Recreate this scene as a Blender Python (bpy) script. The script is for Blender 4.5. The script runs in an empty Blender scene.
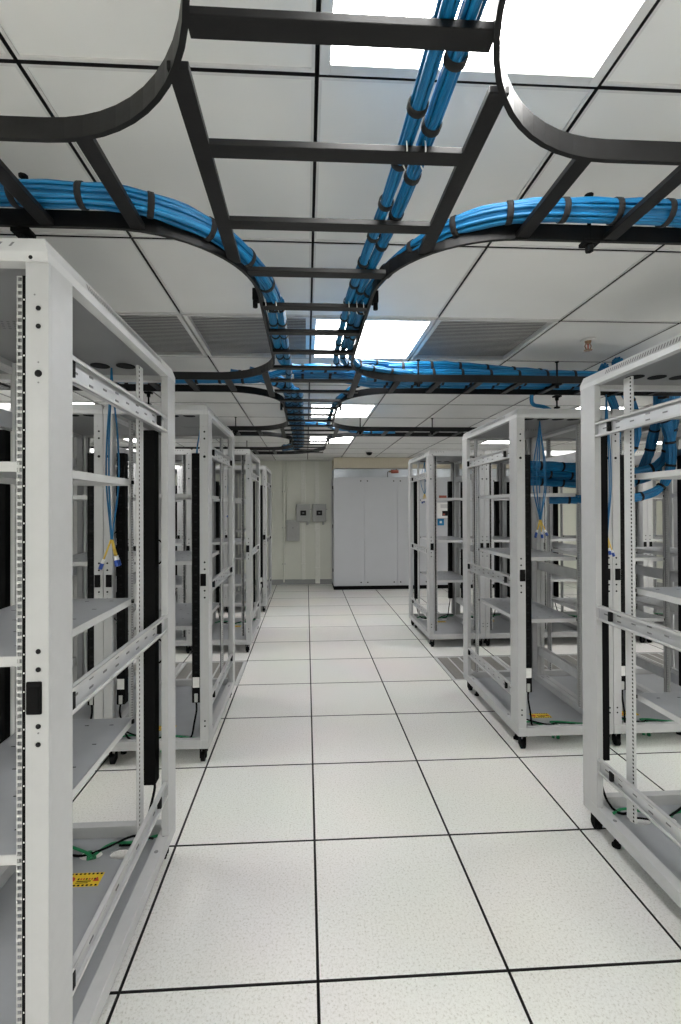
import bpy, bmesh, math, random
from mathutils import Vector, Matrix
random.seed(7)
PI = math.pi
scene = bpy.context.scene
COL = scene.collection

# ------------------------------------------------------------------ materials
def new_mat(name):
    m = bpy.data.materials.new(name); m.use_nodes = True
    return m, m.node_tree.nodes, m.node_tree.links, m.node_tree.nodes['Principled BSDF']

def mat(name, col, rough=.5, metal=0., spec=.5, var=.04, scale=30., bump=0., bscale=200., coat=0.):
    """plain painted / plastic surface with a little procedural variation"""
    m, N, L, b = new_mat(name)
    tc = N.new('ShaderNodeTexCoord')
    n = N.new('ShaderNodeTexNoise'); n.inputs['Scale'].default_value = scale; n.inputs['Detail'].default_value = 3
    L.new(tc.outputs['Object'], n.inputs['Vector'])
    r = N.new('ShaderNodeValToRGB')
    r.color_ramp.elements[0].position = .3; r.color_ramp.elements[1].position = .7
    r.color_ramp.elements[0].color = tuple(max(0, c*(1-var)) for c in col)+(1,)
    r.color_ramp.elements[1].color = tuple(min(1, c*(1+var)) for c in col)+(1,)
    L.new(n.outputs['Fac'], r.inputs['Fac']); L.new(r.outputs['Color'], b.inputs['Base Color'])
    b.inputs['Roughness'].default_value = rough; b.inputs['Metallic'].default_value = metal
    b.inputs['Specular IOR Level'].default_value = spec
    if coat: b.inputs['Coat Weight'].default_value = coat
    if bump:
        n2 = N.new('ShaderNodeTexNoise'); n2.inputs['Scale'].default_value = bscale
        L.new(tc.outputs['Object'], n2.inputs['Vector'])
        bp = N.new('ShaderNodeBump'); bp.inputs['Strength'].default_value = bump; bp.inputs['Distance'].default_value = .002
        L.new(n2.outputs['Fac'], bp.inputs['Height']); L.new(bp.outputs['Normal'], b.inputs['Normal'])
    return m

def speckle_mat():
    m, N, L, b = new_mat('speckled_vinyl')
    tc = N.new('ShaderNodeTexCoord')
    v = N.new('ShaderNodeTexNoise'); v.inputs['Scale'].default_value = 120; v.inputs['Detail'].default_value = 5; v.inputs['Roughness'].default_value = .75
    L.new(tc.outputs['Object'], v.inputs['Vector'])
    r = N.new('ShaderNodeValToRGB')
    e = r.color_ramp.elements
    e[0].position = .36; e[0].color = (.63, .61, .57, 1)
    e[1].position = .52; e[1].color = (.90, .892, .87, 1)
    e.new(.43).color = (.82, .81, .78, 1)
    e.new(.75).color = (.93, .925, .91, 1)
    L.new(v.outputs['Fac'], r.inputs['Fac'])
    w = N.new('ShaderNodeTexNoise'); w.inputs['Scale'].default_value = 1.3; w.inputs['Detail'].default_value = 2
    L.new(tc.outputs['Object'], w.inputs['Vector'])
    mx = N.new('ShaderNodeMix'); mx.data_type = 'RGBA'; mx.blend_type = 'MULTIPLY'
    mx.inputs[0].default_value = .12
    L.new(r.outputs['Color'], mx.inputs[6]); L.new(w.outputs['Color'], mx.inputs[7])
    L.new(mx.outputs[2], b.inputs['Base Color'])
    b.inputs['Roughness'].default_value = .38
    b.inputs['Specular IOR Level'].default_value = .4
    return m

def emit(name, col, s):
    m, N, L, b = new_mat(name)
    b.inputs['Base Color'].default_value = (.8, .8, .8, 1)
    b.inputs['Emission Color'].default_value = col+(1,)
    b.inputs['Emission Strength'].default_value = s
    return m

GREY = mat('grey_powder_coat', (.47, .475, .485), .38, spec=.5, var=.02)
LGREY = mat('light_powder_coat', (.58, .585, .592), .36, var=.02)
TOPU = mat('roof_underside', (.27, .275, .283), .35, metal=.2, var=.05, scale=5)
PANG = mat('pan_grey', (.37, .385, .41), .33, metal=.15, var=.05, scale=6)
ZINC = mat('zinc_plate', (.60, .61, .63), .34, metal=.5, var=.08, scale=12)
BLK = mat('black_powder', (.004, .004, .0045), .7, spec=.12, var=.15)
RAILB = mat('ladder_black', (.006, .006, .0065), .42, spec=.28, var=.2, scale=18, bump=.15, bscale=60)
RUB = mat('black_rubber', (.004, .004, .0045), .7, spec=.12)
DARK = mat('dark_hole', (.01, .01, .011), .8, spec=.2)
SLOT = mat('slot_grey', (.20, .20, .21), .6)
BLUE = mat('blue_jacket', (.002, .135, .32), .42, var=.18, scale=14)
BLUE2 = mat('blue_jacket_pale', (.004, .20, .44), .42, var=.12, scale=14)
VEL = mat('velcro_black', (.01, .01, .011), .9)
YEL = mat('yellow_boot', (.75, .52, .08), .45)
WHT = mat('white_plastic', (.8, .8, .79), .4)
CON = mat('blue_connector', (.01, .06, .33), .35)
GRN = mat('green_jacket', (.01, .22, .08), .4)
LABY = mat('yellow_label', (.80, .56, .02), .45)
RED = mat('red_print', (.55, .06, .02), .5)
FLOORT = speckle_mat()
TILEEDGE = mat('tile_edge_black', (.012, .012, .012), .7)
CEIL = mat('ceiling_panel', (.80, .80, .785), .5, var=.035, scale=2.5, bump=.05)
SEAM = mat('ceiling_seam_dark', (.012, .012, .014), .8)
GRIDM = mat('ceiling_grid_white', (.66, .66, .65), .45)
WALLC = mat('cream_wall', (.76, .775, .70), .5, var=.03, scale=1.5)
BEIGE = mat('beige_wall', (.66, .60, .48), .6, var=.03, scale=2)
BASEB = mat('grey_baseboard', (.33, .34, .34), .5)
CAB = mat('cabinet_grey', (.51, .525, .555), .4, var=.02, scale=3)
STEEL = mat('brushed_plenum', (.45, .48, .52), .3, metal=.7, var=.1, scale=4)
BOXG = mat('box_grey', (.45, .46, .45), .5)
GRATE = mat('grating_grey', (.33, .32, .30), .5)
VENT = mat('vent_grey', (.72, .72, .73), .45, var=.05)
VBACK = mat('vent_back', (.22, .22, .225), .8)
COPPER = mat('brass_bronze', (.28, .17, .10), .35, metal=.8)
TREDD = mat('faded_red', (.30, .075, .05), .6)
TRUNK = mat('trunking_cream', (.82, .83, .77), .4)
LIGHTM = emit('light_diffuser', (1., .985, .955), 16.2)

# ------------------------------------------------------------------ mesh builder
class MB:
    def __init__(s): s.v = []; s.f = []; s.m = []; s.mats = []; s.sm = []
    def mi(s, m):
        if m not in s.mats: s.mats.append(m)
        return s.mats.index(m)
    def add(s, vs, fs, m, smooth=False):
        o = len(s.v); s.v += [tuple(p) for p in vs]; k = s.mi(m)
        for f in fs: s.f.append([i+o for i in f]); s.m.append(k); s.sm.append(smooth)
        return s
    def box(s, x0, x1, y0, y1, z0, z1, m, ch=0.):
        x0, x1 = sorted((x0, x1)); y0, y1 = sorted((y0, y1)); z0, z1 = sorted((z0, z1))
        if ch <= 0:
            vs = [(x0,y0,z0),(x1,y0,z0),(x1,y1,z0),(x0,y1,z0),(x0,y0,z1),(x1,y0,z1),(x1,y1,z1),(x0,y1,z1)]
            fs = [(3,2,1,0),(4,5,6,7),(0,1,5,4),(1,2,6,5),(2,3,7,6),(3,0,4,7)]
            return s.add(vs, fs, m)
        bm = bmesh.new()
        r = bmesh.ops.create_cube(bm, size=1)
        bmesh.ops.scale(bm, vec=(x1-x0, y1-y0, z1-z0), verts=bm.verts)
        bmesh.ops.translate(bm, vec=((x0+x1)/2, (y0+y1)/2, (z0+z1)/2), verts=bm.verts)
        bmesh.ops.bevel(bm, geom=list(bm.edges), offset=ch, segments=2, affect='EDGES', profile=.6)
        return s.addbm(bm, m)
    def addbm(s, bm, m, smooth=False):
        bm.verts.ensure_lookup_table(); bm.verts.index_update()
        s.add([tuple(v.co) for v in bm.verts], [[v.index for v in f.verts] for f in bm.faces], m, smooth)
        bm.free(); return s
    def cyl(s, c, ax, r, l, m, n=14, r2=None):
        """cylinder centred on c, along axis ax"""
        a = Vector(ax).normalized(); u = a.orthogonal().normalized(); w = a.cross(u); c = Vector(c)
        r2 = r if r2 is None else r2
        vs = []
        for k, rr in ((-.5, r), (.5, r2)):
            for i in range(n):
                t = 2*PI*i/n; vs.append(c+a*l*k+(u*math.cos(t)+w*math.sin(t))*rr)
        fs = [[i, (i+1) % n, n+(i+1) % n, n+i] for i in range(n)]
        s.add(vs, fs, m, True)
        s.add(vs[:n], [list(range(n))[::-1]], m); s.add(vs[n:], [list(range(n))], m)
        return s
    def tube(s, pts, r, m, n=8, cap=True):
        pts = [Vector(p) for p in pts]
        if len(pts) < 2: return s
        T = []
        for i in range(len(pts)):
            a = pts[max(0, i-1)]; b = pts[min(len(pts)-1, i+1)]
            t = (b-a); T.append(t.normalized() if t.length > 1e-9 else Vector((0,0,1)))
        u = T[0].orthogonal().normalized(); vs = []
        for i, p in enumerate(pts):
            u = (u-T[i]*u.dot(T[i])).normalized(); w = T[i].cross(u)
            rr = r[i] if isinstance(r, (list, tuple)) else r
            for k in range(n):
                t = 2*PI*k/n; vs.append(p+(u*math.cos(t)+w*math.sin(t))*rr)
        fs = []
        for i in range(len(pts)-1):
            for k in range(n):
                fs.append([i*n+k, i*n+(k+1) % n, (i+1)*n+(k+1) % n, (i+1)*n+k])
        if cap: fs += [list(range(n))[::-1], [(len(pts)-1)*n+k for k in range(n)]]
        return s.add(vs, fs, m, True)
    def sweep(s, pts, th, z0, z1, m):
        """flat bar standing on edge, following a plan (xy) polyline"""
        pts = [Vector((p[0], p[1])) for p in pts]; vs = []; n = len(pts)
        for i, p in enumerate(pts):
            t = (pts[min(n-1, i+1)]-pts[max(0, i-1)]).normalized(); nn = Vector((-t.y, t.x))*th/2
            for q, z in ((p-nn, z0), (p+nn, z0), (p+nn, z1), (p-nn, z1)): vs.append((q.x, q.y, z))
        fs = []
        for i in range(n-1):
            for k in range(4): fs.append([i*4+k, (i+1)*4+k, (i+1)*4+(k+1) % 4, i*4+(k+1) % 4][::-1])
        fs += [[0,1,2,3], [(n-1)*4+3, (n-1)*4+2, (n-1)*4+1, (n-1)*4]]
        return s.add(vs, fs, m)
    def mesh(s, name):
        me = bpy.data.meshes.new(name); me.from_pydata(s.v, [], s.f)
        for m in s.mats: me.materials.append(m)
        me.polygons.foreach_set('material_index', s.m); me.polygons.foreach_set('use_smooth', s.sm)
        bm = bmesh.new(); bm.from_mesh(me); bmesh.ops.recalc_face_normals(bm, faces=bm.faces); bm.to_mesh(me); bm.free()
        me.update(); return me
    def build(s, name, parent=None, loc=(0,0,0), rz=0.):
        return link(name, s.mesh(name), parent, loc, rz)

def link(name, me, parent=None, loc=(0,0,0), rz=0.):
    o = bpy.data.objects.new(name, me); COL.objects.link(o)
    o.location = loc; o.rotation_euler = (0, 0, rz)
    if parent: o.parent = parent
    return o
def thing(name, label, cat, loc=(0,0,0), rz=0., group=None):
    o = bpy.data.objects.new(name, None); COL.objects.link(o); o.empty_display_size = .05
    o.location = loc; o.rotation_euler = (0, 0, rz)
    return tag(o, label, cat, group)
def tag(o, label, cat, group=None):
    o['label'] = label; o['category'] = cat
    if group: o['group'] = group
    return o
def struct(o): o['kind'] = 'structure'; return o

def plate(outline, holes, z0, z1, m, mb):
    """flat plate with round or oval holes, extruded from z0 to z1"""
    bm = bmesh.new(); edges = []
    for loop in [outline]+holes:
        vs = [bm.verts.new((p[0], p[1], z0)) for p in loop]
        for i in range(len(vs)): edges.append(bm.edges.new((vs[i], vs[(i+1) % len(vs)])))
    bmesh.ops.triangle_fill(bm, use_beauty=True, use_dissolve=False, edges=edges)
    r = bmesh.ops.extrude_face_region(bm, geom=list(bm.faces))
    bmesh.ops.translate(bm, vec=(0, 0, z1-z0), verts=[g for g in r['geom'] if isinstance(g, bmesh.types.BMVert)])
    mb.addbm(bm, m)
def oval(cx, cy, rx, ry, n=18): return [(cx+rx*math.cos(2*PI*i/n), cy+ry*math.sin(2*PI*i/n)) for i in range(n)]

def spline(P, step=.03):
    P = [Vector(p) for p in P]; Q = [P[0]*2-P[1]]+P+[P[-1]*2-P[-2]]; out = []
    for i in range(1, len(Q)-2):
        a, b, c, d = Q[i-1:i+3]; n = max(2, int((c-b).length/step))
        for k in range(n):
            t = k/n
            out.append(.5*((2*b)+(c-a)*t+(2*a-5*b+4*c-d)*t*t+(3*b-a-3*c+d)*t**3))
    out.append(P[-1]); return out

# ------------------------------------------------------------------ room
T = .61
X0, X1, Y0, Y1, H = -5.2, 6.4, -3.2, 8.9, 2.3955
PERF = [(-2, 4), (-3, 4), (-4, 4), (2, 4), (3, 4), (4, 4), (5, 4)]       # perforated floor tiles (tile column, tile row)
def tiles():
    mb = MB(); g = .003; yo = 1.446
    mb.box(X0, X1, Y0, Y1, -.05, -.03, TILEEDGE)
    i0 = math.floor(X0/T); i1 = math.ceil(X1/T); j0 = math.floor((Y0-yo)/T); j1 = math.ceil((Y1-yo)/T)
    for i in range(i0, i1):
        for j in range(j0, j1):
            if (i, j) in PERF: continue
            a, b = max(X0, i*T)+g, min(X1, (i+1)*T)-g; c, d = max(Y0, yo+j*T)+g, min(Y1, yo+(j+1)*T)-g
            if b-a < .01 or d-c < .01: continue
            e = .002
            vs = [(a,c,-.03),(b,c,-.03),(b,d,-.03),(a,d,-.03),(a,c,-.0012),(b,c,-.0012),(b,d,-.0012),(a,d,-.0012)]
            mb.add(vs, [(0,1,5,4),(1,2,6,5),(2,3,7,6),(3,0,4,7)], TILEEDGE)
            vs2 = vs[4:]+[(a+e,c+e,0),(b-e,c+e,0),(b-e,d-e,0),(a+e,d-e,0)]
            mb.add(vs2, [(0,1,5,4),(1,2,6,5),(2,3,7,6),(3,0,4,7)], TILEEDGE)
            mb.add(vs2[4:], [(0,1,2,3)], FLOORT)
    return mb
struct(tiles().build('floor'))

CA, CB = -.0065, .958
LI = [(i, j) for i in (-8, -4, 0, 4, 8) for j in (-7, -4, -1, 2, 5, 8)]
VI = [(-2, 2), (-1, 2), (1, 2)]
def ceiling():
    mb = MB(); g = .0045
    mb.box(X0, X1, Y0, Y1, H+.03, H+.05, SEAM)
    i0 = math.floor((X0-CA)/T); i1 = math.ceil((X1-CA)/T); j0 = math.floor((Y0-CB)/T); j1 = math.ceil((Y1-CB)/T)
    for i in range(i0, i1):
        for j in range(j0, j1):
            if (i, j) in LI or (i, j) in VI: continue
            a, b = max(X0, CA+i*T)+g, min(X1, CA+(i+1)*T)-g; c, d = max(Y0, CB+j*T)+g, min(Y1, CB+(j+1)*T)-g
            if b-a < .03 or d-c < .03: continue
            e = .007; z = H; z2 = H+.004
            o = [(a,c),(b,c),(b,d),(a,d)]; q = [(a+e,c+e),(b-e,c+e),(b-e,d-e),(a+e,d-e)]; q2 = [(a+2*e,c+2*e),(b-2*e,c+2*e),(b-2*e,d-2*e),(a+2*e,d-2*e)]
            vs = [(x,y,H+.03) for x, y in o]+[(x,y,z) for x, y in o]+[(x,y,z) for x, y in q]
            mb.add(vs, [(k, (k+1)%4, 4+(k+1)%4, 4+k) for k in range(4)], SEAM)
            mb.add(vs, [(4+k, 4+(k+1)%4, 8+(k+1)%4, 8+k) for k in range(4)], GRIDM)
            vs = [(x,y,z) for x, y in q]+[(x,y,z2) for x, y in q]
            mb.add(vs, [(k, (k+1)%4, 4+(k+1)%4, 4+k) for k in range(4)], SEAM if False else GRIDM)
            mb.add([(x,y,z2) for x, y in q], [(0,1,2,3)], CEIL)
    return mb
struct(ceiling().build('ceiling'))

def wall(name, *b, m=WALLC):
    return struct(MB().box(*b, m).build(name))
wall('wall_left', X0-.1, X0, Y0, Y1, -.05, H+.05)
wall('wall_right', X1, X1+.1, Y0, Y1, -.05, H+.05)
wall('wall_back', X0-.1, X1+.1, Y0-.1, Y0, -.05, H+.05)
# far wall with shallow vertical panel joints
mb = MB(); mb.box(X0-.1, X1+.1, Y1+.012, Y1+.1, -.05, H+.05, WALLC)
px = -.62
xs = [X0]+[px+k*1.2 for k in range(-3, 6)]+[X1]
for a, b in zip(xs[:-1], xs[1:]): mb.box(a+.003, b-.003, Y1, Y1+.012, -.0, H+.05, WALLC)
struct(mb.build('wall_far'))
for nm, b in (('baseboard_far', (X0, X1, Y1-.012, Y1-.0005, 0, .10)), ('baseboard_left', (X0+.0005, X0+.012, Y0, Y1-.012, 0, .10)), ('baseboard_right', (X1-.012, X1-.0005, Y0, Y1-.012, 0, .10))):
    struct(MB().box(*b, BASEB, .002).build(nm))

# beige bulkhead over the cooling cabinets
struct(MB().box(.47, X1-.01, 8.28, Y1-.001, 2.20, H-.001, BEIGE).build('wall_bulkhead'))

# ------------------------------------------------------------------ ceiling lights, vents
def light_meshes():
    fr = MB(); a = T/2-.005
    for s in (-1, 1):
        fr.box(s*a, s*(a-.022), -a, a, -.004, .03, GRIDM, .001); fr.box(-a+.022, a-.022, s*a, s*(a-.022), -.004, .03, GRIDM, .001)
    d = MB(); d.box(-a+.022, a-.022, -a+.022, a-.022, .003, .012, LIGHTM)
    return fr.mesh('frame'), d.mesh('diffuser')
LF, LD = light_meshes()
rown = {-7: 'farthest behind the camera', -4: 'behind the camera', -1: 'nearest the camera', 2: 'second row of lights', 5: 'third row of lights', 8: 'row nearest the far wall'}
coln = {-8: 'along the left wall', -4: 'above the left rack rows', 0: 'above the open central aisle', 4: 'above the right rack rows', 8: 'towards the right wall'}
for i, j in LI:
    t = thing('ceiling_light', 'square white ceiling light %s, %s' % (coln[i], rown[j]), 'ceiling light', (CA+(i+.5)*T, CB+(j+.5)*T, H), 0, 'square recessed ceiling lights')
    link('frame', LF, t); link('diffuser', LD, t)
def vent_meshes():
    a = T/2-.005; fr = MB()
    for s in (-1, 1):
        fr.box(s*a, s*(a-.02), -a, a, -.002, .028, GRIDM, .001); fr.box(-a+.02, a-.02, s*a, s*(a-.012), -.002, .028, GRIDM, .001)
    bk = MB(); bk.box(-a+.02, a-.02, -a+.012, a-.012, .022, .028, VBACK)
    n = 30; w = (2*a-.024)/n; sl = MB()
    for k in range(n):
        y = -a+.012+w*(k+.5); z = .010+.0
        vs = []
        for x in (-a+.02, a-.02):
            vs += [(x, y-w*.45, .002), (x, y+w*.36, .008), (x, y+w*.36, .010), (x, y-w*.45, .004)]
        sl.add(vs, [(0,4,5,1),(1,5,6,2),(2,6,7,3),(3,7,4,0),(0,1,2,3),(7,6,5,4)], VENT)
    return fr.mesh('frame'), bk.mesh('backing'), sl.mesh('louvres')
VF, VB, VS = vent_meshes()
vl = {-2: 'grey louvred ceiling air vent farther left, over the left racks', -1: 'grey louvred ceiling air vent just left of the aisle light', 1: 'grey louvred ceiling air vent just right of the aisle light'}
for i, j in VI:
    t = thing('ceiling_vent', vl[i], 'air vent', (CA+(i+.5)*T, CB+(j+.5)*T, H), 0, 'louvred ceiling air vents')
    link('frame', VF, t); link('backing', VB, t); link('louvres', VS, t)

# perforated floor tiles
def grille_mesh():
    a = T/2-.0035; fr = MB(); w = .03
    m = LGREY
    for s in (-1, 1):
        fr.box(s*a, s*(a-w), -a, a, -.03, 0, m, .001); fr.box(-a+w, a-w, s*a, s*(a-.018), -.03, 0, m)
    n = 5; cw = (2*a-2*w)/n; g = MB()
    for k in range(1, n): fr.box(-a+w+cw*k-.008, -a+w+cw*k+.008, -a+.018, a-.018, -.03, 0, m)
    g.box(-a+w, a-w, -a+.018, a-.018, -.026, -.022, VBACK)
    for k in range(n):
        x0 = -a+w+cw*k+.008; x1 = x0+cw-.016
        q = 46; st = (2*a-.036)/q
        for i in range(q): g.box(x0, x1, -a+.018+st*i, -a+.018+st*(i+.60), -.008, -.002, GRATE)
    return fr.mesh('frame'), g.mesh('grating')
GF, GG = grille_mesh()
nm = {-2: 'first from the aisle, left side', -3: 'second from the aisle, left side', -4: 'third from the aisle, left side', 2: 'first from the aisle, right side', 3: 'second from the aisle, right side', 4: 'third from the aisle, right side', 5: 'fourth from the aisle, right side'}
for i, j in PERF:
    t = thing('perforated_floor_tile', 'perforated grey floor tile between racks, '+nm[i], 'floor tile', ((i+.5)*T, 1.446+(j+.5)*T, 0), 0, 'perforated floor tiles')
    link('frame', GF, t); link('grating', GG, t)

# ------------------------------------------------------------------ server racks
HW, HD = .2985, .49
def shelf_mesh():
    b = MB(); x, y0, y1 = .192, -.415, .284
    b.box(-x, x, y0, y1, -.0015, 0, PANG)
    for s in (-1, 1): b.box(s*x, s*(x-.002), y0, y1, -.024, 0, LGREY)
    b.box(-x, x, y0-.002, y0, -.024, 0, LGREY, .0008); b.box(-x, x, y1, y1+.002, -.024, 0, LGREY, .0008)
    b.box(-x, x, y0, y0+.012, -.024, -.022, LGREY)
    for r in range(5):
        for c in range(4):
            b.box(-.135+c*.09-.007, -.135+c*.09+.007, -.33+r*.14-.002, -.33+r*.14+.002, .0, .0004, DARK)
    for s in (-1, 1):
        for yy in (-.41, .279): b.box(s*x, s*(x+.007), yy-.006, yy+.006, -.018, -.004, DARK)
    return b.mesh('shelf')
def post_mesh():
    """corner post, local: outer faces at x=0 and y=0, body towards +x/+y"""
    b = MB(); z0, z1 = .14, 2.036
    b.box(0, .028, .012, .105, z0, z1, GREY, .0015)
    b.box(0, .05, 0, .012, z0, z1, GREY, .0015)
    b.box(.023, .05, .012, .022, z0, z1, GREY)
    for z, r in ((1.93, .0055), (1.89, .0055), (1.785, .008), (1.17, .0055), (1.13, .0055), (1.005, .0055), (.965, .0055), (.25, .005), (.22, .005)):
        b.cyl((.022, -.0004, z), (0,1,0), r, .002, DARK, 12)
    for z in (1.96, 1.81, 1.765, .99): b.cyl((.030 if z > 1.9 else .022, -.0003, z), (0,1,0), .002, .001, SLOT, 8)
    return b.mesh('post')
def latch_mesh():
    b = MB(); b.box(.014, .047, -.0035, .0005, 1.032, 1.104, BLK, .003); b.box(.020, .041, -.005, -.0035, 1.045, 1.092, RUB, .0006); return b.mesh('latch')
def rail_mesh():
    """mounting rail, local: inner edge at x=0, towards +x, flange front face y=0, web runs to +y"""
    b = MB(); z0, z1 = .165, 2.031
    b.box(0, .002, 0, .002, z0, z1, LGREY); b.box(.012, .020, 0, .002, z0, z1, LGREY)
    n = 117; st = (z1-z0)/n
    for k in range(n+1):
        z = z0+st*k; b.box(.002, .012, 0, .002, max(z0, z-st*.20), min(z1, z+st*.20), LGREY)
    b.box(.002, .012, .010, .011, z0, z1, SLOT)
    b.box(.0235, .0255, 0, .048, z0, z1, LGREY); b.box(.020, .0235, .0, .002, z0, z1, LGREY)
    b.box(.016, .0235, .046, .048, z0, z1, LGREY)
    for k in range(n): b.box(.0255, .0260, .038, .045, z0+st*(k+.25), z0+st*(k+.75), DARK)
    return b.mesh('mounting_rail')
def strip_mesh():
    b = MB(); b.box(.0135, .0260, -.0012, 0, .165, 2.031, BLK)
    for k in range(42): b.box(.0160, .0190, -.0016, -.001, .185+k*.0436, .1885+k*.0436, WHT)
    return b.mesh('numbering_strip')
def brace_mesh():
    """C channel along y, centred z=0, outer plane x=0, towards +x"""
    b = MB(); y0, y1 = -.39, .39; h = .033
    b.box(.014, .016, y0, y1, -h, h, ZINC)
    b.box(0, .016, y0, y1, h-.002, h, LGREY); b.box(0, .016, y0, y1, -h, -h+.002, LGREY)
    b.box(0, .002, y0, y1, h-.010, h, LGREY); b.box(0, .002, y0, y1, -h, -h+.010, LGREY)
    for k in range(9):
        y = -.34+k*.085
        for z in ((-.012, .012) if k % 2 else (.0,)): b.box(.0125, .0141, y-.011, y+.011, z-.0028, z+.0028, SLOT)
    for y in (-.405+.03, .30): b.box(-.001, .014, y-.006, y+.006, -.020, .020, DARK)
    return b.mesh('side_brace')
def base_mesh():
    b = MB()
    for s in (-1, 1):
        b.box(s*HW, s*(HW-.045), -HD, HD, .088, .14, GREY, .003)
        b.box(-HW+.045, HW-.045, s*HD, s*(HD-.035), .088, .14, GREY, .003)
    o = [(-HW+.046, -HD+.036), (HW-.046, -HD+.036), (HW-.046, HD-.036), (-HW+.046, HD-.036)]
    holes = [oval(-.12, .36, .045, .028), oval(0, .36, .045, .028), oval(.12, .36, .045, .028)]
    plate(o, holes, .090, .094, PANG, b)
    for s in (-1, 1):
        for y in (-.32, .40): b.box(s*(HW-.024), s*(HW-.016), y-.018, y+.018, .1402, .1407, SLOT)
        b.cyl((s*(HW-.022), .30, .1402), (0,0,1), .008, .0015, SLOT, 12)
    return b.mesh('base_frame')
def top_mesh():
    b = MB(); bm = bmesh.new()
    z0, z1 = 2.032, 2.088
    # tapered cap
    def ring(x, y, z): return [bm.verts.new(p) for p in ((-x,-y,z),(x,-y,z),(x,y,z),(-x,y,z))]
    R = [ring(HW-.03, HD-.03, z0), ring(HW, HD+.004, z0), ring(HW, HD+.004, z0+.022), ring(HW-.012, HD-.006, z1), ring(HW-.05, HD-.04, z1)]
    for a, c in zip(R[:-1], R[1:]):
        for k in range(4): bm.faces.new((a[k], a[(k+1)%4], c[(k+1)%4], c[k]))
    bm.faces.new(R[-1])
    R2 = ring(HW-.03, HD-.03, z0+.022)
    for k in range(4): bm.faces.new((R[0][(k+1)%4], R[0][k], R2[k], R2[(k+1)%4]))
    b.addbm(bm, LGREY)
    b.add([(-HW+.03,-HD+.03,z0+.022),(HW-.03,-HD+.03,z0+.022),(HW-.03,HD-.03,z0+.022),(-HW+.03,HD-.03,z0+.022)], [(3,2,1,0)], TOPU)
    # vent slots on the long sloping sides
    for s in (-1, 1):
        for k in range(46):
            y = -.30+k*.0135; X = lambda q: s*(HW-.012*(q-.022)/.034+.0008)
            b.add([(X(.028), y, z0+.028), (X(.028), y+.006, z0+.028), (X(.046), y+.006, z0+.046), (X(.046), y, z0+.046)], [(0,1,2,3)], SLOT)
    # slots on the front lip, screws below
    for s in (-1, 1):
        for k in range(4):
            x = .13+k*.026
            b.add([(s*x, -HD-.0022, z0+.028), (s*(x+.006), -HD-.0022, z0+.028), (s*(x+.016), -HD+.0030, z0+.046), (s*(x+.010), -HD+.0030, z0+.046)], [(0,1,2,3)], SLOT)
        b.cyl((s*.262, -HD-.0042, z0+.009), (0,1,0), .0045, .001, DARK, 10)
    # underside openings
    for x in (-.15, -.05, .05, .15):
        b.cyl((x, .33, z0+.021), (0,0,1), .036, .002, DARK, 18)
    for r in range(4):
        for k in range(9): b.cyl((-.16+k*.018+(r % 2)*.009, -.10+r*.018, z0+.0214), (0,0,1), .0045, .001, SLOT, 6)
    return b.mesh('top_panel')
def caster_mesh():
    b = MB(); b.box(-.024, .024, -.024, .024, .076, .088, BLK, .002)
    b.box(-.018, -.013, -.014, .018, .022, .078, BLK); b.box(.013, .018, -.014, .018, .022, .078, BLK)
    b.cyl((0, .004, .0265), (1,0,0), .0265, .022, RUB, 20); b.cyl((0, .004, .0265), (1,0,0), .006, .040, BLK, 8)
    return b.mesh('caster')
def foot_mesh():
    b = MB(); b.cyl((0,0,.005), (0,0,1), .018, .010, RUB, 14); b.cyl((0,0,.05), (0,0,1), .006, .085, BLK, 10); b.cyl((0,0,.018), (0,0,1), .011, .012, BLK, 6); return b.mesh('levelling_foot')
def pdu_mesh():
    b = MB(); w = .024; b.box(-w, w, -.03, .022, .34, 1.81, BLK, .003)
    for k in range(24):
        z = .52+k*.052; b.box(-.014, .014, .022, .0245, z-.018, z+.018, RUB, .0015)
        b.box(-.008, .008, .0245, .0249, z-.006, z+.006, DARK)
    b.box(-.010, .010, .018, .028, .345, .395, BOXG, .003)
    return b.mesh('power_strip')
def pdulab_mesh():
    b = MB(); b.box(-.020, .020, .022, .0238, .43, .49, WHT)
    return b.mesh('power_strip_label')
def cord_mesh(s):
    b = MB(); b.tube(spline([(0, .02, .35), (s*.004, .026, .30), (-s*.012, .02, .22), (-s*.03, .0, .14), (-s*.06, -.03, .105), (-s*.12, -.035, .104)], .02), .0055, RUB, 8)
    return b.mesh('power_cord')
def handle_mesh():
    b = MB()
    for z in (.93, 1.35):
        b.tube(spline([(-.026, .015, z), (-.040, .018, z-.015), (-.045, .018, z-.05), (-.040, .018, z-.085), (-.026, .015, z-.1)], .02), .004, RUB, 6)
    return b.mesh('cord_loop')
def ground_mesh(v):
    r = random.Random(v); b = MB()
    b.tube(spline([(-.24, .39, .10), (-.15, .40+.01*v, .115), (-.02, .355, .11), (.02, .335, .10)], .02), .0055, GRN, 8)
    b.tube(spline([(.25, .405, .13), (.16, .38, .125), (.06, .41-.02*v, .10), (.01, .345, .098), (0, .33, .10)], .02), .0055, GRN, 8)
    b.tube(spline([(.245, .36, .15), (.15, .40, .135), (.05, .38, .105), (-.03, .35, .10), (-.13, .37, .10)], .02), .0045, RUB, 8)
    b.tube([(-.01, .37, .098), (-.012, .37, .07), (-.012, .375, .012)], .011, GRN, 8)
    b.tube([(.01, .36, .098), (.012, .36, .07), (.012, .36, .012)], .009, GRN, 8)
    return b.mesh('ground_cable')
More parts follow.
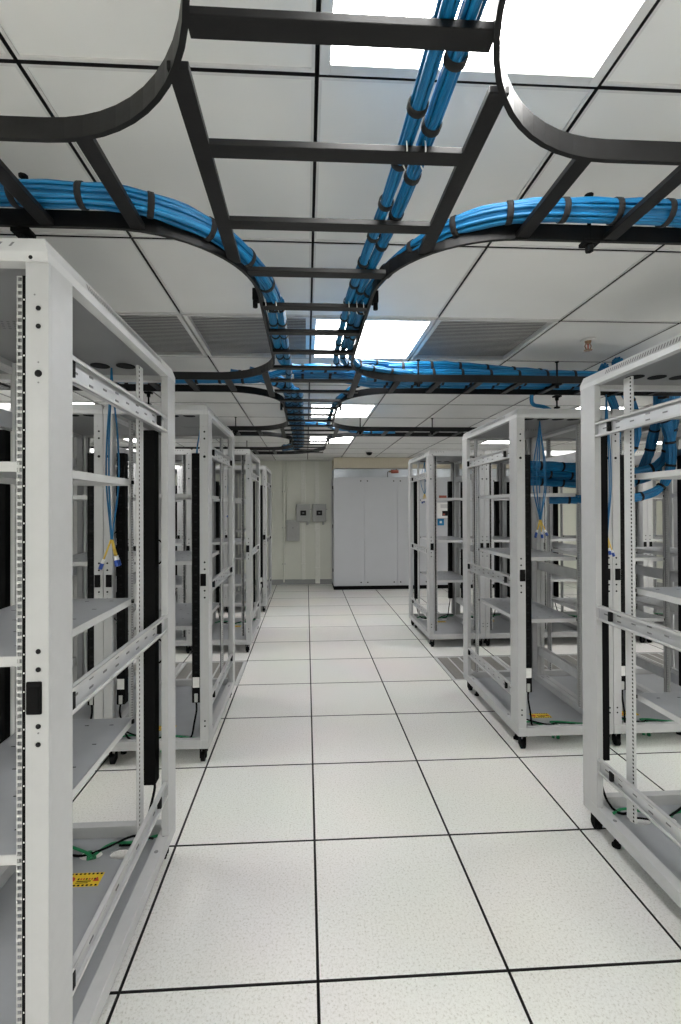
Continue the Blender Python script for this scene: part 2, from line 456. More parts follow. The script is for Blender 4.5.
def warn_mesh():
    b = MB(); b.box(-.065, .065, -.032, .032, 0, .001, LABY)
    for k in range(8):
        x = -.057+k*.0155
        b.box(x, x+.008, .023, .030, .001, .0013, DARK); b.box(x, x+.008, -.030, -.023, .001, .0013, DARK)
    b.cyl((-.044, 0, .0012), (0,0,1), .013, .0006, RED, 12)
    for k in range(7): b.box(-.022+k*.010, -.016+k*.010, -.002, .006, .001, .0013, RED if k % 3 else DARK)
    b.box(-.022, .030, -.010, -.006, .001, .0013, DARK); b.box(-.022, .022, -.017, -.014, .001, .0013, DARK)
    b.add([(.036,-.010,.0013),(.060,-.010,.0013),(.048,.012,.0013)], [(0,1,2)], RED)
    return b.mesh('warning_label')
M = dict(shelf=shelf_mesh(), post=post_mesh(), latch=latch_mesh(), rail=rail_mesh(), strip=strip_mesh(), brace=brace_mesh(), base=base_mesh(), top=top_mesh(),
         caster=caster_mesh(), foot=foot_mesh(), pdu=pdu_mesh(), plab=pdulab_mesh(), cordp=cord_mesh(1), cordn=cord_mesh(-1), handle=handle_mesh(), gnd=[ground_mesh(0), ground_mesh(1)], warn=warn_mesh())
def mirrored(me, sx, sy, name):
    c = me.copy(); c.name = name; c.transform(Matrix.Diagonal((sx, sy, 1, 1)))
    if sx*sy < 0: c.flip_normals()
    return c
for k in ('post', 'latch', 'rail', 'strip'):
    M[k] = {(sx, sy): (M[k] if (sx, sy) == (1, 1) else mirrored(M[k], sx, sy, M[k].name)) for sx in (1, -1) for sy in (1, -1)}
M['brace'] = {1: M['brace'], -1: mirrored(M['brace'], -1, 1, 'side_brace')}

def make_rack(x, y, rz, shelves, label, idx, sides=(-1, 1), px=.217):
    t = thing('server_rack', label, 'server rack', (x, y, 0), rz, 'open grey server racks')
    link('base_frame', M['base'], t); link('top_panel', M['top'], t)
    for sx in (-1, 1):
        for sy in (-1, 1):
            p = link('post', M['post'][(-sx, -sy)], t, (sx*HW, sy*HD, 0))
            link('latch', M['latch'][(-sx, -sy)], p)
            # rails
            yy = -.43 if sy < 0 else .288
            r = link('mounting_rail', M['rail'][(sx, -sy)], t, (sx*(.193 if sy < 0 else .207), yy, 0))
            if sy < 0: link('numbering_strip', M['strip'][(sx, -sy)], r)
            link('caster', M['caster'], t, (sx*(HW-.04), sy*(HD-.04), 0))
            link('levelling_foot', M['foot'], t, (sx*(HW-.055), sy*(HD-.15), 0))
        for z in (1.83, 1.013, .33): link('side_brace', M['brace'][-sx], t, (sx*(HW-.002), 0, z))
    for s in shelves: link('shelf', M['shelf'], t, (0, 0, s))
    for s in sides:
        p = link('power_strip', M['pdu'], t, (s*px, .43, 0))
        o = link('power_strip_label', M['plab'], p); o['label'] = 'pale printed label'
        link('power_cord', M['cordp' if s > 0 else 'cordn'], p)
        if idx % 2 == 0: link('cord_loop', M['handle'] if s < 0 else HANDP, p)
    link('ground_cable', M['gnd'][idx % 2], t)
    o = link('warning_label', M['warn'], t, (.03, .235, .0942), 0 if rz == 0 else PI); o['label'] = 'yellow label with red and black print'
    return t
HANDP = mirrored(M['handle'], -1, 1, 'cord_loop')

W = .6
ords = ['end', 'second', 'third', 'fourth', 'fifth', 'sixth']
S1, S2, S3 = (1.597, 1.137, .672), (1.575, 1.155, .75), (1.585, 1.13, .70)
rows = [('left', 'nearest', -.9, 1.535, 0, 2, S1), ('left', 'second', -.9, 3.19, PI, 3, S2), ('left', 'third', -.9, 5.21, 0, 5, S3), ('left', 'fourth', -.9, 7.05, PI, 5, S2),
        ('right', 'nearest', 1.56, 1.605, 0, 1, (1.625, 1.14, .69)), ('right', 'second', 1.55, 3.22, PI, 3, S2), ('right', 'third', 1.56, 5.27, 0, 6, S3)]
n = 0
for side, rn, x0, y, rz, cnt, sh in rows:
    for k in range(cnt):
        x = x0+(W*k if side == 'right' else -W*k)
        lab = ('open pale grey server rack at the aisle end of the %s row on the %s' % (rn, side)) if k == 0 else ('open pale grey server rack, %s from the aisle in the %s row on the %s' % (ords[k], rn, side))
        s2 = [z+random.uniform(-.01, .01) for z in sh] if k else list(sh)
        make_rack(x, y, rz, s2, lab, n, px=.252 if (side, rn) == ('right', 'nearest') else .217); n += 1

# ------------------------------------------------------------------ overhead cable ladders
ZB, ZT = 2.165, 2.205
def ME(sx, y): return (-.180 if sx < 0 else (.228 if y < 1. else .183))
MX = .188                                                         # half width of the main ladder
RB = .33
cross = [('nearest', .868, 1.135, -2.4, 2.6), ('second', 2.452, 2.705, -3.4, 3.6), ('third', 4.06, 4.34, -4.2, 4.8)]
def arc(cx, cy, r, a0, a1, n=14): return [(cx+r*math.cos(math.radians(a0+(a1-a0)*i/n)), cy+r*math.sin(math.radians(a0+(a1-a0)*i/n))) for i in range(n+1)]
def XR(c, sx): return (.229 if sx < 0 else .289) if c == 'nearest' else .240
rung = lambda x0, x1, y: MB().box(x0, x1, y-.017, y+.017, ZB+.003, ZB+.016, RAILB, .0015)
def stud(x, y, par):
    b = MB(); b.cyl((x, y, 2.195), (0,0,1), .005, .21, BLK, 8); b.box(x-.022, x+.022, y-.016, y+.016, ZB-.010, ZB-.001, BLK, .001)
    b.cyl((x, y, ZB-.020), (0,0,1), .011, .018, BLK, 6); b.cyl((x, y, 2.298), (0,0,1), .011, .005, BLK, 8)
    b.cyl((x, y, 2.092), (0,0,1), .018, .008, BLK, 12)
    return b.build('support_stud', par)
main = thing('cable_ladder', 'long black cable ladder hung along the central aisle under the ceiling', 'cable ladder', (0,0,0), 0, 'black overhead cable ladders')
ys = sorted([c[1] for c in cross]+[c[2] for c in cross])
segs = [(-1.2, .868-RB), (1.135+RB, 2.452-RB), (2.705+RB, 4.06-RB), (4.34+RB, 5.42-RB)]
for sx in (-1, 1):
    for a, b in segs:
        if (sx > 0) and b > 5: b = 5.25
        MB().sweep([(ME(sx, a), a), (ME(sx, a), b)], .0095, ZB, ZT, RAILB).build('side_rail', main)
y = .655-.2286*8; gaps = [(c[1]+.0, c[2]-.0) for c in cross]
while y < 5.75:
    # inside a junction the rungs reach the first crossing rung on either side
    ends = []
    for sx in (-1, 1):
        m0 = abs(ME(sx, y))-.004; hw = m0
        for c in cross:
            for e, sgn in ((c[1], -1), (c[2], 1)):
                d = (e-y)*1. if sgn < 0 else (y-e)
                if 0 <= d < RB: hw = max(hw, m0+RB-math.sqrt(max(0, RB**2-(RB-d)**2)))
            if c[1] <= y <= c[2]: hw = XR(c[0], sx)-.016
        inj = any(c[1] <= y <= c[2] for c in cross)
        ends.append(sx*(hw if inj else min(hw, XR('nearest', sx)-.012)))
    rung(ends[0], ends[1], y).build('rung', main); y += .2286

labs = {'nearest': 'black cable ladder crossing the aisle overhead, nearest of the crossing ladders', 'second': 'second black crossing ladder overhead, loaded with blue cable right of the aisle', 'third': 'black cable ladder crossing overhead above the perforated floor tiles'}
for nmc, ya, yb, xa, xb in cross:
    t = thing('cable_ladder', labs[nmc], 'cable ladder', (0,0,0), 0, 'black overhead cable ladders')
    for sx in (-1, 1):
        xe = xa if sx < 0 else xb
        ca = abs(ME(sx, ya-RB))+RB; cb = abs(ME(sx, yb+RB))+RB
        MB().sweep([(xe, ya), (sx*ca, ya)]+arc(sx*ca, ya-RB, RB, 90, 180 if sx > 0 else 0)+[(sx*(ca-RB), ya-RB-.002)], .0095, ZB, ZT, RAILB).build('side_rail', t)
        MB().sweep([(xe, yb), (sx*cb, yb)]+arc(sx*cb, yb+RB, RB, -90, -180 if sx > 0 else 0)+[(sx*(cb-RB), yb+RB+.002)], .0095, ZB, ZT, RAILB).build('side_rail', t)
        x = XR(nmc, sx)
        while x < abs(xe)-.03:
            da = RB-math.sqrt(RB**2-(ca-x-.002)**2) if x+.002 < ca else 0
            db = RB-math.sqrt(RB**2-(cb-x-.002)**2) if x+.002 < cb else 0
            MB().box(sx*x-.017, sx*x+.017, ya-da+.004, yb+db-.004, ZB+.003, ZB+.016, RAILB, .0015).build('rung', t); x += .2286 if sx > 0 else .212
    # studs standing on the rack tops
    yy = {'nearest': 1.135, 'second': 2.73, 'third': 4.34}[nmc]
    if nmc == 'nearest':
        for x in (-.72, -1.6, 1.36): stud(x, 1.152, t)
    elif nmc == 'second':
        for x in (-.95, -2.0, 1.50, 2.4): stud(x, 2.722, t)
    for x in {'nearest': (.695,), 'second': (-.974, .577, 1.35), 'third': (-.65, .45, 1.1)}[nmc]:
        b = MB(); yq = yb if nmc == 'nearest' else ya
        b.cyl((x, yq, 2.225), (0,0,1), .005, .12, BLK, 8); b.box(x-.02, x+.02, yq-.014, yq+.014, ZB-.010, ZB-.001, BLK, .001)
        b.cyl((x, yq, ZB-.018), (0,0,1), .010, .016, BLK, 6); b.cyl((x, yq, 2.283), (0,0,1), .011, .005, BLK, 8)
        b.build('support_stud', t)
    # splice clamps on the outside of the main ladder corners
    for sx in (-1, 1):
        b = MB(); q = abs(ME(sx, yb+RB))+.004; b.box(sx*q, sx*(q+.02), yb+RB+.02, yb+RB+.052, ZB-.006, ZT-.008, BLK, .002); b.cyl((sx*(q+.012), yb+RB+.036, ZB-.014), (0,0,1), .008, .024, BLK, 8); b.build('splice_clamp', t)
# last ladder: the main one turns left into it
t = thing('cable_ladder', 'black cable ladder curving left overhead near the far wall', 'cable ladder', (0,0,0), 0, 'black overhead cable ladders')
MB().sweep([(-3.2, 5.45), (-MX-RB, 5.45)]+arc(-MX-RB, 5.45-RB, RB, 90, 0), .0095, ZB, ZT, RAILB).build('side_rail', t)
MB().sweep([(-3.2, 5.85), (MX-.6, 5.85)]+arc(MX-.6, 5.25, .6, 90, 0, 20), .0095, ZB, ZT, RAILB).build('side_rail', t)
x = -.42
while x > -3.15:
    MB().box(x-.017, x+.017, 5.455, 5.845, ZB+.003, ZB+.016, RAILB, .0015).build('rung', t); x -= .2286
for x in (-.75, -1.9): stud(x, 5.60, t)

# ------------------------------------------------------------------ cable bundles
def ring(P, Tn, r, m, w=.018, flat=1.):
    b = MB(); Tn = Tn.normalized(); side = Tn.cross(Vector((0,0,1)))
    side = side.normalized() if side.length > .1 else Vector((1,0,0)); up = side.cross(Tn).normalized()
    n = 18; vs = []
    for k, rr in ((-.5, r), (-.4, r+.0022), (.4, r+.0022), (.5, r)):
        for i in range(n):
            a = 2*PI*i/n; vs.append(P+Tn*w*k+(side*math.cos(a)*flat+up*math.sin(a))*rr)
    fs = []
    for q in range(3):
        for i in range(n): fs.append([q*n+i, q*n+(i+1)%n, (q+1)*n+(i+1)%n, (q+1)*n+i])
    b.add(vs, fs, m, True); return b
def bundle(label, P, r=.017, strands=13, sr=.0042, ties=.13, m=BLUE, flat=1., seed=1, group='blue cable bundles', core=True, tie_off=.05, step=.03, name='cable_bundle', r1=None):
    rnd = random.Random(seed); path = spline(P, step); b = MB()
    L = [0]
    for a, c in zip(path[:-1], path[1:]): L.append(L[-1]+(c-a).length)
    fr = []; up = Vector((0,0,1)); prev = None
    for i in range(len(path)):
        t = (path[min(len(path)-1, i+1)]-path[max(0, i-1)]).normalized()
        s = t.cross(up)
        if s.length < .35: s = prev if prev is not None else Vector((1,0,0))
        s = (s-t*s.dot(t)).normalized()
        if prev is not None and s.dot(prev) < 0: s = -s
        prev = s; fr.append((s, s.cross(t).normalized()*(-1 if s.cross(t).z < 0 and abs(t.z) < .8 else 1)))
    r1 = r if r1 is None else r1
    def RR(i):
        u = min(1, max(0, (L[i]/L[-1]-.35)/.5)); return r+(r1-r)*u*u*(3-2*u)
    if core: b.tube(path, [RR(i)-sr*1.6 for i in range(len(path))], m, 10)
    for k in range(strands):
        a0 = 2*PI*k/strands+rnd.uniform(-.15, .15); tw = rnd.uniform(-.5, .5); ph = rnd.uniform(0, 6)
        pts = []
        for i, p in enumerate(path):
            sag = .5+.5*math.cos(2*PI*(L[i]-tie_off)/ties)       # 1 at a tie, 0 between
            q = (RR(i)-sr)*(1+.10*(1-sag)*math.sin(ph+L[i]*5)+.06*(1-sag))
            a = a0+tw*L[i]+.10*math.sin(L[i]*7+ph)
            pts.append(p+fr[i][0]*math.cos(a)*q*flat+fr[i][1]*math.sin(a)*q)
        b.tube(pts, sr, BLUE2 if (k*7+seed) % 5 == 0 else m, 6)
    o = b.build(name); tag(o, label, 'cable bundle', group)
    s = tie_off
    for i in range(len(path)-1):
        while s <= L[i+1] and s >= L[i]:
            f = (s-L[i])/max(1e-6, L[i+1]-L[i]); p = path[i].lerp(path[i+1], f)
            ring(p, path[i+1]-path[i], RR(i), VEL, .016, flat).build('cable_tie', o); s += ties
    return o
ZR = ZB+.016
def z(r): return ZR+r+.001
# main aisle pair, from behind the camera
zz = z(.0165)
bundle('blue cable bundle, left of the pair on the aisle ladder passing the nearest light', [(.174,-1.2,zz),(.174,-.2,zz),(.172,.6,zz),(.160,1.0,zz),(.138,1.3,zz),(.116,1.55,zz),(.112,1.8,zz),(.110,2.05,zz),(.116,2.22,zz),(.15,2.34,zz+.01),(.24,2.43,zz+.03),(.36,2.50,zz+.05)], .0178, 12, seed=1, sr=.0040, r1=.0132)
bundle('blue cable bundle, right of the pair on the aisle ladder passing the nearest light', [(.21,-1.2,zz),(.211,-.2,zz),(.209,.6,zz),(.197,1.0,zz),(.168,1.3,zz),(.143,1.55,zz),(.140,1.8,zz),(.137,2.05,zz),(.146,2.18,zz),(.185,2.30,zz+.01),(.27,2.38,zz+.05),(.42,2.50,zz+.08)], .0178, 12, seed=2, sr=.0040, r1=.0132, tie_off=.09)
# nearest crossing ladder
r = .031; zz = z(r)
bundle('thick blue cable bundle arriving from the left on the nearest crossing ladder', [(-2.4,1.09,zz),(-1.5,1.09,zz),(-.9,1.088,zz),(-.6,1.088,zz),(-.45,1.10,zz),(-.33,1.16,zz),(-.235,1.26,zz-.004),(-.175,1.40,zz-.008),(-.146,1.54,zz-.01),(-.143,1.64,zz-.01)], r, 22, .0042, .15, seed=3, r1=.026)
zc = z(.013)
bundle('thick blue cable bundle arriving from the right on the nearest crossing ladder', [(2.6,1.09,zz),(1.5,1.09,zz),(.9,1.088,zz),(.62,1.088,zz),(.47,1.105,zz),(.36,1.16,zz),(.275,1.25,zz-.006),(.215,1.37,zc+.008),(.178,1.50,zc+.003),(.166,1.65,zc),(.164,1.85,zc),(.164,2.02,zc),(.187,2.16,zc),(.24,2.28,zc),(.36,2.40,zc+.02),(.55,2.47,zc+.02)], r, 18, .0040, .13, seed=4, r1=.0128)
# along main, left side
zz = z(.016)
bundle('blue cable bundle on the left rail of the aisle ladder, turning right across it', [(-.155,1.58,zz),(-.156,1.9,zz),(-.155,2.10,zz),(-.140,2.26,zz),(-.06,2.37,zz+.01),(.06,2.42,zz+.02),(.20,2.45,zz+.04),(.40,2.52,zz+.07)], .016, 12, seed=5, m=BLUE2)
bundle('blue cable bundle on the aisle ladder, just inside the left rail bundle', [(-.121,1.58,zz),(-.121,1.9,zz),(-.120,2.2,zz),(-.12,2.4,zz),(-.13,2.6,zz),(-.14,2.9,zz),(-.14,3.2,zz)], .016, 12, seed=6)
# far part of main, left side: a lumpy group
for k, (xx, rr, dz) in enumerate(((-.148, .022, 0), (-.103, .022, 0), (-.126, .020, .036), (-.064, .016, 0))):
    zz = z(rr)+dz
    P = [(-.45+.05*k, 2.56+.03*k, zz+.03), (-.28+.02*k, 2.62+.03*k, zz+.02), (xx-.02, 2.74+.02*k, zz+.005), (xx, 2.95, zz)]
    yk = 2.95
    while yk < 4.9: yk += .28; P.append((xx+random.uniform(-.006, .006), yk, zz))
    P += [(xx-.02, 5.30, zz), (xx-.10, 5.50, zz), (-.32, 5.58+.02*k, zz)]
    bundle('blue cable bundle running down the left side of the far aisle ladder, '+['outermost', 'middle', 'on top', 'innermost'][k], P, rr, 12, .0045, .11, seed=20+k, step=.05)
zz = z(.014)
bundle('thin blue cable bundle curving onto the right rail of the far aisle ladder', [(.55,2.60,zz+.06),(.38,2.66,zz+.05),(.26,2.76,zz+.02),(.19,2.92,zz),(.165,3.1,zz),(.155,3.5,zz),(.16,3.9,zz),(.22,4.1,zz+.0),(.40,4.19,zz)], .014, 10, seed=30, step=.05)
bundle('thin blue cable bundle lying across the aisle ladder at the third crossing', [(-.10,4.12,zz+.06),(0,4.17,zz+.06),(.12,4.19,zz+.05),(.28,4.2,zz+.03),(.45,4.25,zz),(.8,4.25,zz)], .018, 10, seed=31, m=BLUE2, step=.05)
# second crossing ladder: flow across the junction and out to the right
zz = z(.018)
bundle('thin blue cable bundle arriving from the left on the second crossing ladder', [(-1.6,2.58,zz),(-.9,2.60,zz),(-.5,2.58,zz),(-.3,2.56,zz),(-.17,2.55,zz+.04),(0,2.54,zz+.05),(.2,2.54,zz+.05),(.36,2.57,zz+.06)], .018, 12, seed=32, step=.05)
for k, (yy, rr, dz) in enumerate(((2.502, .032, 0), (2.575, .033, 0), (2.648, .030, 0), (2.54, .030, .057))):
    zz = z(rr)+dz
    xs0 = -.10 if k in (1, 2) else .30
    P = [(xs0, yy+.01, zz+(.045 if k in (1, 2) else 0)), (xs0+.2, yy, zz+(.045 if k in (1, 2) else 0))]
    xx = xs0+.45
    while xx < (.95 if k == 3 else 3.3): P.append((xx, yy+random.uniform(-.004, .004), zz+abs(random.uniform(0, .006)))); xx += .35
    if k == 3: P += [(1.15, yy+.02, zz-.012), (1.35, yy+.03, zz-.02)]
    bundle('thick blue cable bundle on the second crossing ladder right of the aisle, '+['near edge', 'middle', 'far edge', 'piled on top'][k], P, rr, 18, .0048, .16, seed=40+k, step=.06)

def white_tie(label, x, y0, y1, zt):
    b = MB(); b.tube(spline([(x, y0, ZB+.001), (x-.002, y0-.004, ZB+.02), (x-.004, (y0+y1)/2, zt), (x, y1+.004, ZB+.02), (x+.006, y1, ZB-.004)], .01), .0014, WHT, 6)
    return b
for k, (x, yk) in enumerate(((.163, .8836), (.199, .8836), (.116, 1.569), (.143, 1.569), (.166, 1.569), (-.165, 1.569), (-.130, 1.569))):
    b = white_tie('', x, yk-.021, yk+.021, ZR+.042)
    tag(b.build('twist_tie'), 'thin white twist tie on a ladder rung, '+['left one nearest the big light', 'right one nearest the big light', 'left of three at the right rail', 'middle of three at the right rail', 'rightmost of three at the right rail', 'outer one at the left rail', 'inner one at the left rail'][k], 'twist tie', 'white twist ties')
# white tie at the left junction edge

# ------------------------------------------------------------------ drops and hanging patch cables
def drop(label, P, r=.010, strands=8, seed=1, ties=9., cat='cable'):
    o = bundle(label, P, r, strands, .0036, ties, seed=seed, group='blue cable drops into the racks', tie_off=.06, step=.02, name='cable_drop'); return o
def hanging(label, x, y, ztop, zend, n=4, seed=1, sp=.03):
    """a few thin blue patch cables hanging from the rack roof, with yellow boots and blue connectors"""
    rnd = random.Random(seed); t = thing('patch_cable_bunch', label, 'cable bunch', (x, y, zend), 0, 'hanging blue patch cables')
    for k in range(n):
        a = 2*PI*k/n+rnd.random(); dx, dy = math.cos(a)*sp, math.sin(a)*sp*.6; L = ztop-zend
        P = [(0, 0, L), (dx*.3, dy*.3, L*.85), (dx, dy, L*.6), (dx*1.1, dy, L*.35), (dx*.25, dy*.2, L*.10), (0+dx*.1, 0, .03)]
        MB().tube(spline(P, .03), .0036, BLUE, 7).build('patch_cable', t)
        ex, ey = math.cos(a+.8)*.030, math.sin(a+.8)*.014; e = Vector((ex, ey, -.035-.012*(k % 2)))
        s0 = Vector((dx*.1, 0, .03))
        MB().tube([s0, s0.lerp(e, .5), e], [.0042, .0036, .0034], YEL, 7).build('cable_boot', t)
        d = (e-s0).normalized()
        MB().cyl(e+d*.010, d, .0065, .020, WHT, 8).cyl(e+d*.030, d, .0085, .024, CON, 6).build('connector', t)
    return t
hanging('blue patch cables with yellow boots hanging inside the nearest left rack', -.812, 1.88, 2.05, 1.33, 3, 3, .024)
hanging('blue patch cables hanging in the end rack of the second right row', 1.50, 2.93, 2.05, 1.37, 5, 4, .04)
hanging('blue patch cables hanging by the second rack of the second right row', 1.795, 2.697, 2.168, 1.27, 4, 5, .022)
hanging('thin blue patch cables hanging inside the end rack of the third right row', 1.43, 5.6, 2.05, 1.62, 3, 6, .04)
hanging('thin blue patch cables hanging in the second left row, end rack', -.80, 3.35, 2.05, 1.72, 3, 9, .03)
hanging('thick loose blue patch cables hanging in the third left row, end rack', -.93, 5.5, 2.05, 1.45, 6, 10, .03)
drop('short blue cable drop onto the roof of the nearest left rack', [(-.735,1.085,2.205),(-.742,1.03,2.195),(-.745,1.022,2.16),(-.745,1.055,2.115),(-.745,1.075,2.095)], .012, 8, 1)
drop('short blue cable drop onto the roof of the second left row end rack', [(-.86,2.60,2.21),(-.87,2.73,2.20),(-.875,2.77,2.16),(-.875,2.79,2.092)], .012, 8, 2)
drop('short blue cable drop looping onto the roof of the second right row end rack', [(1.36,2.66,2.23),(1.36,2.735,2.21),(1.36,2.76,2.15),(1.385,2.78,2.12),(1.45,2.79,2.112),(1.50,2.80,2.094)], .012, 8, 3)

# heavy slack bundles: pour off the second crossing ladder and coil inside the second right row
for k, (dx, zz, off) in enumerate(((0, 1.765, 0), (.045, 1.715, .05), (-.05, 1.665, .09))):
    x1 = 2.31+dx
    P = [(x1-.18, 2.60+off*.3, 2.31), (x1-.10, 2.735, 2.27), (x1-.02, 2.80+off*.5, 2.10), (x1+.04, 2.88+off, 1.95), (x1+.05, 2.95+off, 1.80), (x1-.03, 3.0+off, zz-.03), (x1-.22, 3.02+off, zz-.05), (1.9, 3.05+off, zz-.02), (1.62, 3.05+off, zz), (1.46, 3.07+off, zz+.005)]
    bundle('heavy blue slack bundle pouring down and leftwards in the second right row, '+['upper', 'middle', 'lower'][k], P, .030, 16, .0048, .15, seed=60+k, group='heavy blue slack bundles', step=.04)
P = [(2.22,2.66,2.33),(2.21,2.74,2.26),(2.23,2.79,2.08),(2.31,2.83,1.9),(2.33,2.86,1.72),(2.27,2.88,1.60),(2.12,2.89,1.545),(1.92,2.90,1.535),(1.6,3.0,1.535)]
bundle('heavy blue slack bundle sagging lowest in the second right row', P, .028, 16, .0048, .15, seed=66, group='heavy blue slack bundles', step=.04)
P = [(1.72,2.60,2.31),(1.78,2.735,2.26),(1.87,2.77,2.18),(1.925,2.79,2.05),(1.935,2.81,1.85),(1.925,2.83,1.65),(1.94,2.84,1.45),(1.955,2.85,1.36)]
bundle('blue slack bundle arching down nearest the perforated rail of the nearest right rack', P, .024, 12, .0048, .22, seed=67, group='heavy blue slack bundles', step=.04, r1=.010)
P = [(1.80,2.60,2.34),(1.90,2.735,2.28),(1.99,2.77,2.17),(2.045,2.79,2.03),(2.06,2.82,1.90),(2.03,2.86,1.78),(1.95,2.9,1.72)]
bundle('blue slack bundle arching down second from the perforated rail', P, .030, 16, .0048, .15, seed=68, group='heavy blue slack bundles', step=.04)

# ------------------------------------------------------------------ far end of the room
def door_panel(par, x0, x1, y, z0, z1, knobs=True):
    b = MB(); b.box(x0+.003, x1-.003, y-.018, y, z0, z1, CAB, .003); d = b.build('door', par)
    for zz in (z0+.06, z1-.06):
        for xx in ((x1-.06,) if knobs == 'r' else (x0+.06,) if knobs == 'l' else (x0+.06, x1-.06)):
            MB().cyl((xx, y-.021, zz), (0,1,0), .012, .008, DARK, 12).build('knob', d)
def cooler(name, label, xs, loc_x):
    t = thing(name, label, 'cooling cabinet', (loc_x, 8.25, 0), 0, 'grey cooling cabinets')
    a, b = xs[0]-loc_x, xs[-1]-loc_x
    MB().box(a, b, 0, .60, .07, 2.03, CAB, .003).build('body', t)
    MB().box(a+.005, b-.005, .01, .60, .0, .07, BLK).build('plinth', t)
    for q in range(len(xs)-1): door_panel(t, xs[q]-loc_x, xs[q+1]-loc_x, 0, .075, 2.025, 'r' if q == 0 else True)
    MB().box(a+.01, b-.004, .012, .60, 2.03, 2.19, STEEL, .002).build('plenum', t)
    for zz in (.35, 1.15, 1.85): MB().box(a-.016, a, .05, .085, zz-.03, zz+.03, BLK, .003).build('hinge', t)
    return t
cooler('cooling_cabinet', 'tall grey cooling cabinet with plain doors facing down the aisle', [.455, 1.01, 1.61, 2.20], 1.3)
cooler('cooling_cabinet', 'tall grey cooling cabinet farther right, seen through the third right row', [2.26, 2.86, 3.46, 4.06], 3.16)
b = MB(); b.tube(spline([(1.44, 8.235, 2.035), (1.44, 8.23, 2.10), (1.445, 8.235, 2.13), (1.50, 8.235, 2.135)], .02), .005, BLK, 6)
b.build('sensor_hose')['label'] = 'thin black hose beside a red valve on the cabinet plenum'
bpy.data.objects['sensor_hose']['category'] = 'hose'
b = MB(); b.cyl((1.57, 8.225, 2.135), (1,0,0), .034, .13, TREDD, 14, .028); b.cyl((1.49, 8.225, 2.135), (1,0,0), .014, .05, COPPER, 10); b.cyl((1.60, 8.225, 2.17), (0,0,1), .012, .02, COPPER, 8)
tag(b.build('valve'), 'faded red valve mounted on the metal band above the cabinet doors', 'valve')
# control unit and notices on the cabinet front
t = thing('control_unit', 'pale control box with dark display on the far grey cabinet, seen through a right rack', 'control box', (2.42, 8.22, 1.42))
MB().box(-.13, .13, -.05, .01, -.13, .15, WHT, .006).build('housing', t)
MB().box(.0, .10, -.054, -.05, -.09, .0, DARK, .001).box(.01, .05, -.0548, -.054, -.08, -.05, TREDD).build('display', t)
MB().box(-.03, .11, -.053, -.05, .05, .12, LGREY).build('paper_label', t)
tag(MB().box(2.38, 2.52, 8.222, 8.231, 1.63, 1.70, TREDD, .001).build('notice_plate'), 'small faded red notice plate above the control box', 'sign')
b = MB(); b.box(2.35, 2.47, 8.224, 8.231, 1.155, 1.275, BLUE2, .001); b.box(2.39, 2.43, 8.2232, 8.224, 1.195, 1.235, WHT)
tag(b.build('notice_plate'), 'small square blue sticker with a white mark below the control box', 'sign')

# conduits and boxes on the far wall
def conduit(label, x0, x1, z0, z1, d=.04, m=TRUNK):
    b = MB(); b.box(x0, x1, Y1-d, Y1, z0, z1, m, .004); zz = z0+.3
    while zz < z1: b.box(x0-.006, x1+.006, Y1-d-.004, Y1, zz-.012, zz+.012, m, .002); zz += .75
    return tag(b.build('wall_trunking'), label, 'cable trunking', 'cable trunking on the far wall')
conduit('cream wall trunking above the left switch box', -.135, -.045, 1.555, H-.01)
conduit('cream wall trunking below the left switch box', -.125, -.06, .10, 1.21)
conduit('cream wall trunking above the right switch box', .135, .215, 1.555, H-.01)
conduit('cream wall trunking below the right switch box', .135, .225, .02, 1.21)
b = MB(); b.cyl((-.47, Y1-.020, 1.22), (0,0,1), .017, 2.34, WALLC, 12)
for zz in (.4, 1.1, 1.8): b.box(-.50, -.44, Y1-.024, Y1, zz-.012, zz+.012, BOXG)
tag(b.build('wall_conduit'), 'thin cream conduit on the far wall, left of the boxes', 'conduit')
b = MB(); b.cyl((-.405, Y1-.016, 1.82), (0,0,1), .012, 1.14, WALLC, 12)
tag(b.build('wall_conduit'), 'thin cream conduit rising from the blank grey box', 'conduit')
def switchbox(x0, x1, z0, z1, lab):
    t = thing('switch_box', lab, 'switch box', ((x0+x1)/2, Y1, z0)); w = (x1-x0)/2; h = z1-z0
    MB().box(-w, w, -.12, 0, 0, h, BOXG, .008).build('housing', t)
    MB().box(-w+.012, w-.012, -.128, -.12, .015, h-.015, BOXG, .004).build('cover', t)
    MB().box(-w*.42, w*.42, -.134, -.126, h*.36, h*.64, DARK, .004).box(-w*.14, w*.14, -.139, -.134, h*.46, h*.54, SLOT, .002).build('switch_window', t)
    MB().cyl((w*.6, -.06, -.03), (0,0,1), .022, .06, BOXG, 12).build('cable_gland', t)
    MB().cyl((w+.01, -.06, h*.7), (1,0,0), .010, .03, BOXG, 8).build('lever', t)
switchbox(-.225, .04, 1.215, 1.555, 'grey switch box with dark window on the far wall, left of the pair')
switchbox(.085, .345, 1.215, 1.555, 'grey switch box with dark window on the far wall, right of the pair')
t = thing('junction_box', 'blank grey junction box on the far wall, lower left of the switch boxes', 'junction box', (-.29, Y1, .85))
MB().box(-.125, .125, -.09, 0, 0, .40, BOXG, .006).build('housing', t)
MB().box(-.115, .115, -.096, -.09, .012, .388, BOXG, .003).build('cover', t); MB().cyl((-.0, -.098, .25), (0,1,0), .012, .006, SLOT, 10).build('cover_screw', t)

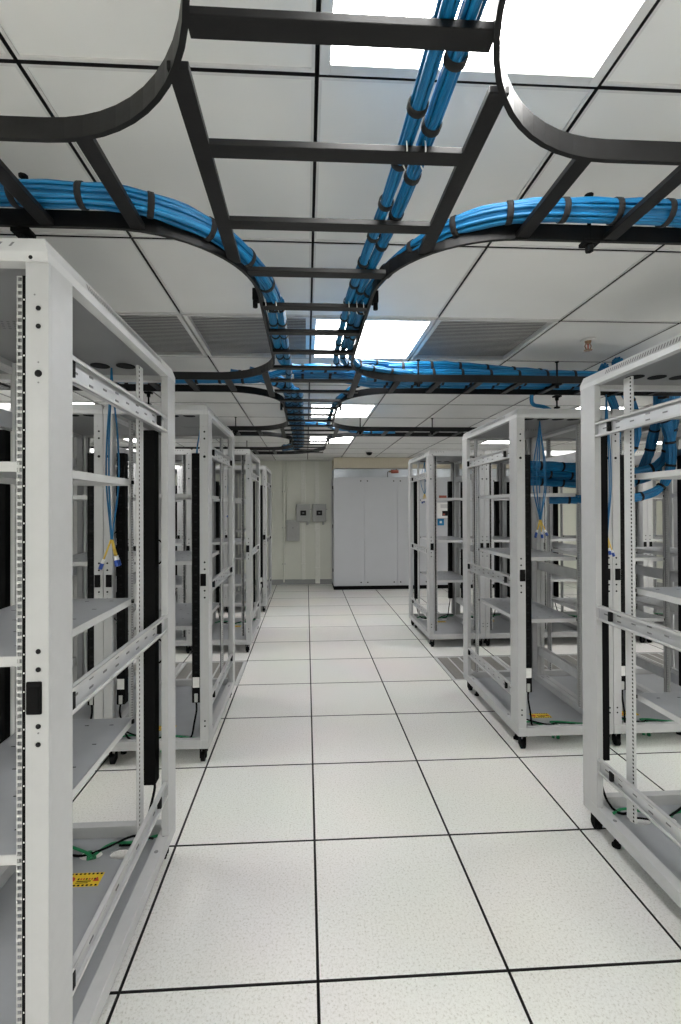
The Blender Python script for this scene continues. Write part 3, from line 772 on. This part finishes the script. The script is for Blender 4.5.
# wall bits seen at the bulkhead corner, dome camera, sprinkler
t = thing('dome_camera', 'small white and black dome camera on the ceiling by the cooling cabinet', 'security camera', (.98, 7.32, H))
MB().cyl((0,0,-.012), (0,0,1), .062, .024, WHT, 24, .066).build('mount', t)
bm = bmesh.new(); bmesh.ops.create_uvsphere(bm, u_segments=20, v_segments=12, radius=.052)
bmesh.ops.translate(bm, vec=(0,0,-.022), verts=bm.verts)
MB().addbm(bm, BLK, True).build('dome', t)
MB().box(.07, .14, -.01, .01, -.008, 0, WHT, .002).build('cable_cover', t)
t = thing('sprinkler', 'bronze fire sprinkler with white ceiling plate above the right racks', 'sprinkler', (1.507, 2.42, H))
MB().cyl((0,0,-.003), (0,0,1), .038, .008, WHT, 24, .040).build('ceiling_plate', t)
b = MB(); b.cyl((0,0,-.014), (0,0,1), .013, .016, COPPER, 12, .018)
b.tube(spline([(-.012,0,-.02),(-.018,0,-.035),(-.010,0,-.050),(0,0,-.054)], .008), .0028, COPPER, 6); b.tube(spline([(.012,0,-.02),(.018,0,-.035),(.010,0,-.050),(0,0,-.054)], .008), .0028, COPPER, 6)
b.cyl((0,0,-.035), (0,0,1), .003, .036, RED, 8); b.cyl((0,0,-.056), (0,0,1), .020, .002, COPPER, 12)
for k in range(8): b.box(.018*math.cos(k*PI/4)-.003, .018*math.cos(k*PI/4)+.003, .018*math.sin(k*PI/4)-.003, .018*math.sin(k*PI/4)+.003, -.0575, -.0545, COPPER)
b.build('sprinkler_head', t)
t = thing('sprinkler', 'small white ceiling detector over the third right row', 'smoke detector', (3.067, 3.95+.6, H)); t.name = 'smoke_detector'
MB().cyl((0,0,-.01), (0,0,1), .055, .02, WHT, 20, .06).build('base_plate', t); MB().cyl((0,0,-.03), (0,0,1), .035, .022, WHT, 20, .045).build('sensor_head', t)

# ------------------------------------------------------------------ camera, world, colour
f, pxc, pyc, pitch, yaw, roll = 458.0988, 329.8882, 504.8536, .0061, -.0512, .0036
cy_, sy_ = math.cos(yaw), math.sin(yaw); cp_, sp_ = math.cos(pitch), math.sin(pitch); cr_, sr_ = math.cos(roll), math.sin(roll)
R = Matrix(((cy_,-sy_,0),(sy_,cy_,0),(0,0,1))) @ Matrix(((1,0,0),(0,cp_,-sp_),(0,sp_,cp_))) @ Matrix(((cr_,0,sr_),(0,1,0),(-sr_,0,cr_)))
B = R @ Matrix(((1,0,0),(0,0,-1),(0,1,0)))                     # blender camera looks down -Z, up +Y
cd = bpy.data.cameras.new('camera'); co = bpy.data.objects.new('camera', cd); COL.objects.link(co)
co.matrix_world = Matrix.Translation((-.0314, 0, 1.4853)) @ B.to_4x4()
cd.sensor_fit = 'VERTICAL'; cd.sensor_height = 36; cd.sensor_width = 36; cd.lens = f/1024*36
cd.shift_x = (340.5-pxc)/1024; cd.shift_y = -(512-pyc)/1024; cd.clip_start = .02
scene.camera = co
w = bpy.data.worlds.new('world'); scene.world = w; w.use_nodes = True
w.node_tree.nodes['Background'].inputs[0].default_value = (.5, .55, .6, 1); w.node_tree.nodes['Background'].inputs[1].default_value = .15
vs = scene.view_settings; vs.view_transform = 'Standard'; vs.look = 'None'; vs.gamma = 1; vs.exposure = 0; vs.use_curve_mapping = False
